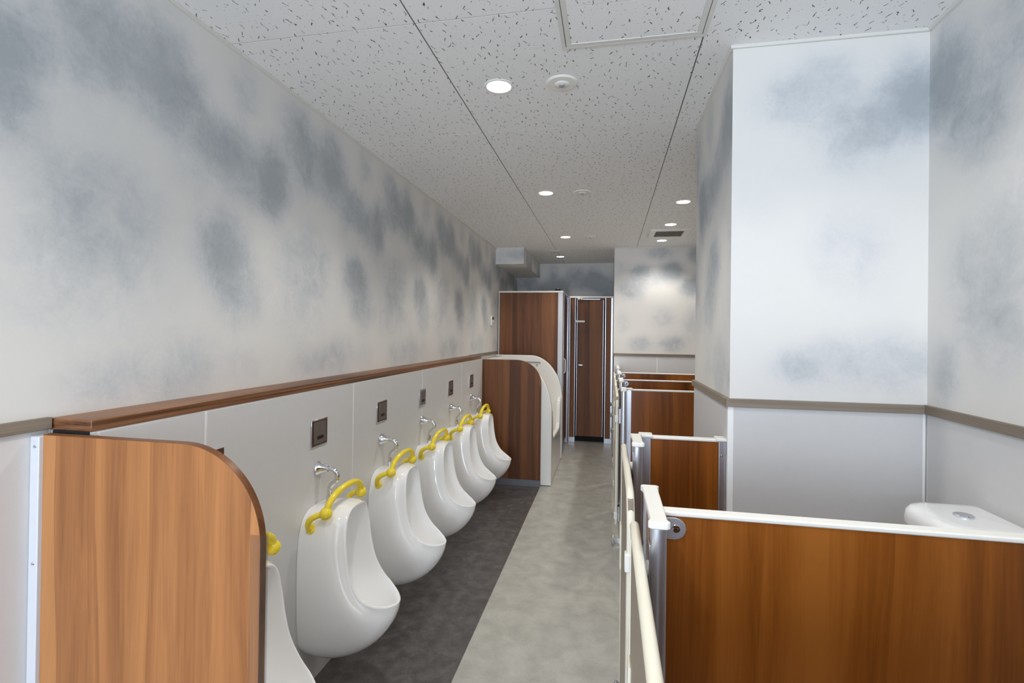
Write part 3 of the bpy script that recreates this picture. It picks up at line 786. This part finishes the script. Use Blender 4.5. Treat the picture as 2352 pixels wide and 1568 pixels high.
# ------------------------------------------------------------------ stall gates with bent handrails
def gate(yh, yf, label, hinge_y, bump_y, dz=0.0):
    """hinged at yh (near end) with its free edge at yf"""
    t = thing('stall_gate', (0.058, (yh+yf)/2, 0.13), label, 'gate', 'low gates of the toilet stalls')
    zt = H-0.425+dz
    build('panel', MB().box(0.052, 0.066, yh+0.012, yf-0.012, 0.135, zt), 'beige', t)
    build('edge_strip', MB().box(0.050, 0.068, yf-0.014, yf, 0.135, zt), 'cream', t, 0.002)
    r = 0.0105
    pts = [(0.059, yf-0.005, zt+r*.6)]
    pts += [(0.059, yh+0.09, zt+r*.6)]
    pts = crom(pts, 6)
    for k in range(1, 9):
        a = k/8*math.pi/2
        pts.append(Vector((0.059, yh+0.09-0.09*math.sin(a), zt+r*.6-0.09+0.09*math.cos(a))))
    pts += [Vector((0.059, yh, 0.8)), Vector((0.059, yh, 0.5)), Vector((0.059, yh, 0.15))]
    build('handrail', MB().tube(pts, r, 14, True), 'cream', t)
    for z in (H-0.55, H-1.21):
        hg = build('hinge', MB().lathe([(0, 0), (.013, 0), (.013, .046), (.0115, .048), (.0115, .050), (.013, .052), (.013, .098), (0, .098)], (0.078, hinge_y, z-0.049), (0, 0, 1), 16), 'alu', t)
        build('hinge_clamp', MB().box(0.044, 0.074, yh-0.014, yh+0.016, z-0.045, z+0.0), 'white', hg, 0.003)
        build('hinge_cap', MB().lathe([(0, 0), (.012, 0), (.012, .008), (.006, .011), (0, .011)], (0.078, hinge_y, z+0.049), (0, 0, 1), 14), 'dark', hg)
    zk = H-0.765
    kn = build('knob', MB().lathe([(0, 0), (.012, 0), (.0125, .004), (.013, .014), (.017, .022), (.0215, .027), (.022, .031), (.016, .0345), (0, .036)], (0.052, yf-0.035, zk), (-1, 0, 0), 24), 'alu', t)
    build('latch_plate', MB().box(0.046, 0.0525, yf-0.060, yf-0.012, zk-0.09, zk+0.07), 'cream', kn, 0.002)
    return t
gate(0.36, 1.135, 'low gate nearest the viewer with a thick cream handrail', 0.33, 1.0)
gate(1.300, 1.930, 'low gate between the first and second partitions, with a silver knob', 1.245, 1.7)
gate(3.490, 4.130, 'low gate just beyond the pier bay with visible silver hinges', 3.47, 4.0)
gate(4.235, 4.890, 'low gate second from the far end of the aisle', 4.215, 4.8)
gate(5.035, 5.640, 'low gate at the far end of the aisle', 5.015, 5.5)
# rubber bumpers / catches on the posts
def catch(y, z, label, n=1):
    t = thing('door_catch', (0.075, y, H+z), label, 'catch', 'door catches on the stall posts')
    for k in range(n):
        zz = H+z-0.042*k
        build('stub', MB().lathe([(0, 0), (.014, 0), (.014, .012), (.0155, .013), (.0155, .018), (0, .018)], (0.0825, y, zz), (-1, 0, 0), 18), 'cream', t)
    build('plate', MB().box(0.0800, 0.0832, y-0.016, y+0.016, H+z-0.042*(n-1)-0.024, H+z+0.05), 'alu', t, 0.001)
catch(1.015, -0.455, 'pair of cream door catches on the nearest partition post', 2)
catch(1.715, -0.437, 'single cream door catch on the second partition post')
catch(3.960, -0.43, 'cream door catch on the third wing post from the far wall')
catch(4.700, -0.43, 'cream door catch on the second wing post from the far wall')
catch(5.415, -0.43, 'cream door catch on the wing fixed to the far wall')

# ------------------------------------------------------------------ toilet with cistern behind the near partition
t = thing('toilet', (0.75, 1.47, 0), 'white toilet with a rounded cistern lid and chrome button behind the near partition', 'toilet')
def rrect(x0, x1, y0, y1, r, z, n=6):
    pts = []
    for cx, cyy, a0 in ((x1-.012, y1-.012, 0), (x0+r, y1-r, 90), (x0+r, y0+r, 180), (x1-.012, y0+.012, 270)):
        rr = .012 if cx > x1-.05 else r
        for k in range(n+1):
            a = math.radians(a0+90*k/n); pts.append(Vector((cx+rr*math.cos(a), cyy+rr*math.sin(a), z)))
    return pts
TX0, TX1, TY0, TY1, TZ = 0.795, 0.992, 1.345, 1.605, H-0.452
lid = MB()
def inset(d, z, r): return rrect(TX0+d, TX1-d*0.3, TY0+d, TY1-d, r, z)
lid.ring_loft([inset(0, TZ-0.048, .075), inset(-.001, TZ-0.03, .076), inset(.003, TZ-0.014, .073), inset(.012, TZ-0.004, .066), inset(.028, TZ-.0005, .052), inset(.05, TZ, .035)])
build('cistern_lid', lid, 'ceramic', t, angle=50)
tk = MB(); tk.ring_loft([inset(.03, 0.36, .05), inset(.012, 0.50, .065), inset(.008, TZ-0.05, .07), inset(.004, TZ-.047, .07)])
build('cistern', tk, 'ceramic', t, angle=50)
build('flush_button', MB().lathe([(0, 0), (.022, 0), (.022, .004), (.019, .0065), (.008, .007), (0, .0065)], (0.892, 1.475, TZ-.001), (0, 0, 1), 24), 'chrome', t)
def oval(cx, a, b, z, n=28): return [Vector((cx+a*math.cos(2*math.pi*k/n), 1.475+b*math.sin(2*math.pi*k/n), z)) for k in range(n)]
build('bowl', MB().ring_loft([oval(.66, .13, .085, 0), oval(.66, .12, .08, .06), oval(.62, .15, .11, .18), oval(.585, .20, .145, .27), oval(.58, .205, .15, .30),
      oval(.58, .17, .115, .302), oval(.60, .13, .09, .24), oval(.62, .06, .05, .16)]), 'ceramic', t, angle=50)
build('seat', MB().ring_loft([oval(.58, .205, .15, .302), oval(.58, .208, .153, .312), oval(.58, .195, .14, .322), oval(.575, .13, .08, .322), oval(.575, .12, .072, .31), oval(.575, .125, .076, .302)], (False, False)), 'white', t, angle=50)

# ------------------------------------------------------------------ ceiling fittings
def downlight(x, y, label, k=1.0):
    t = thing('downlight', (x, y, CEIL), label, 'lamp', 'recessed ceiling downlights')
    build('trim_ring', MB().lathe([(.0465, -.0005), (.050, -.004), (.058, -.003), (.061, 0.0002), (.0465, 0.0005)], (x, y, CEIL), (0, 0, 1), 36), 'white', t)
    build('diffuser', MB().lathe([(0, -.0022), (.047, -.0022), (.047, 0.0003), (0, 0.0003)], (x, y, CEIL), (0, 0, 1), 36), 'lamp', t)
    l = bpy.data.lights.new('lamp_light', 'SPOT')
    l.energy = SPOT_W*k; l.color = SPOT_COL; l.spot_size = math.radians(128); l.spot_blend = 0.55; l.shadow_soft_size = 0.045
    o = bpy.data.objects.new('lamp_light', l); COL.objects.link(o)
    o.parent = t; o.location = (0, 0, -0.02)
    return t
downlight(-0.45, 1.972, 'largest round ceiling downlight, beside the round ceiling sensor')
downlight(-0.453, 3.529, 'second round downlight over the urinal side of the aisle')
downlight(-0.454, 5.163, 'third round downlight, over the far end of the aisle')
downlight(-0.632, 6.465, 'farthest small downlight by the boxed-in duct', 0.45)
downlight(0.533, 3.91, 'round downlight closest to the pier, over the stalls', 0.75)
downlight(0.532, 4.693, 'round downlight just before the square ceiling vent', 0.75)
downlight(0.534, 5.481, 'round downlight just beyond the square ceiling vent', 0.75)
downlight(0.56, 1.02, 'downlight over the nearest stall, above the picture', 0.55)
downlight(-0.45, 0.40, 'downlight over the aisle above the viewer')
downlight(-0.45, -1.20, 'downlight over the aisle behind the viewer')

def sensor(x, y, label):
    t = thing('ceiling_sensor', (x, y, CEIL), label, 'sensor', 'round white ceiling sensors')
    build('disc', MB().lathe([(0, 0.0003), (.062, 0.0003), (.062, -.002), (.057, -.006), (.030, -.007), (.027, -.010), (.018, -.0125), (0, -.0125)], (x, y, CEIL), (0, 0, 1), 40), 'white', t)
    build('lens', MB().lathe([(0, -.0122), (.013, -.0122), (.012, -.015), (.007, -.017), (0, -.0175)], (x, y, CEIL), (0, 0, 1), 24), 'lens', t)
sensor(-0.196, 1.985, 'large round white ceiling sensor next to the nearest downlight')
sensor(-0.199, 3.545, 'round white ceiling sensor next to the second aisle downlight')
sensor(-0.204, 5.17, 'faint round white ceiling sensor next to the third aisle downlight')
sensor(-0.66, 6.02, 'faint round ceiling disc before the farthest downlight')

# inspection hatch: outer frame, dark slot, inner frame holding a piece of ceiling board
t = thing('ceiling_hatch', (0.065, 1.52, CEIL), 'square ceiling access hatch with white double frame and black slits', 'hatch')
def frame(x0, x1, y0, y1, w, z0, z1):
    return MB().box(x0, x1, y0, y0+w, z0, z1).box(x0, x1, y1-w, y1, z0, z1).box(x0, x0+w, y0+w, y1-w, z0, z1).box(x1-w, x1, y0+w, y1-w, z0, z1)
hx0, hx1, hy0, hy1 = -0.172, 0.305, 1.275, 1.752
build('outer_frame', frame(hx0, hx1, hy0, hy1, 0.013, CEIL-0.004, CEIL+0.001), 'trim', t, 0.001)
build('slot', frame(hx0+.0125, hx1-.0125, hy0+.0125, hy1-.0125, 0.0025, CEIL-0.0012, CEIL+0.001), 'void', t)
build('inner_frame', frame(hx0+.0148, hx1-.0148, hy0+.0148, hy1-.0148, 0.017, CEIL-0.004, CEIL+0.001), 'trim', t, 0.001)
build('board', MB().box(hx0+.031, hx1-.031, hy0+.031, 1.5246, CEIL-0.002, CEIL+0.001).box(hx0+.031, hx1-.031, 1.5274, hy1-.031, CEIL-0.002, CEIL+0.001), 'board', t)

t = thing('ceiling_vent', (0.56, 5.1, CEIL), 'square ceiling exhaust vent with a grey grille between two downlights', 'vent')
build('frame', frame(0.375, 0.745, 4.90, 5.295, 0.055, CEIL-0.012, CEIL+0.001), 'white', t, 0.004)
build('recess', MB().box(0.42, 0.70, 4.95, 5.25, CEIL-0.0035, CEIL+0.001), 'recess', t)
for k in range(16):
    x = 0.435+k*0.0165
    build('slat', MB().box(x, x+0.005, 4.952, 5.243, CEIL-0.010, CEIL-0.0032), 'grille', t)

# remote control panel on the left wall
t = thing('wall_controller', (XL, 5.55, H+0.02), 'small white control panel with dark display on the far left wall', 'controller')
build('case', MB().box(XL+0.0003, XL+0.020, 5.49, 5.585, H+0.085, H+0.195), 'white', t, 0.004)
build('display', MB().box(XL+0.0185, XL+0.0212, 5.505, 5.570, H+0.150, H+0.185), 'dark', t, 0.001)
for k in range(2):
    build('button', MB().box(XL+0.0185, XL+0.0222, 5.512+.032*k, 5.532+.032*k, H+0.10, H+0.12), 'lens', t, 0.001)
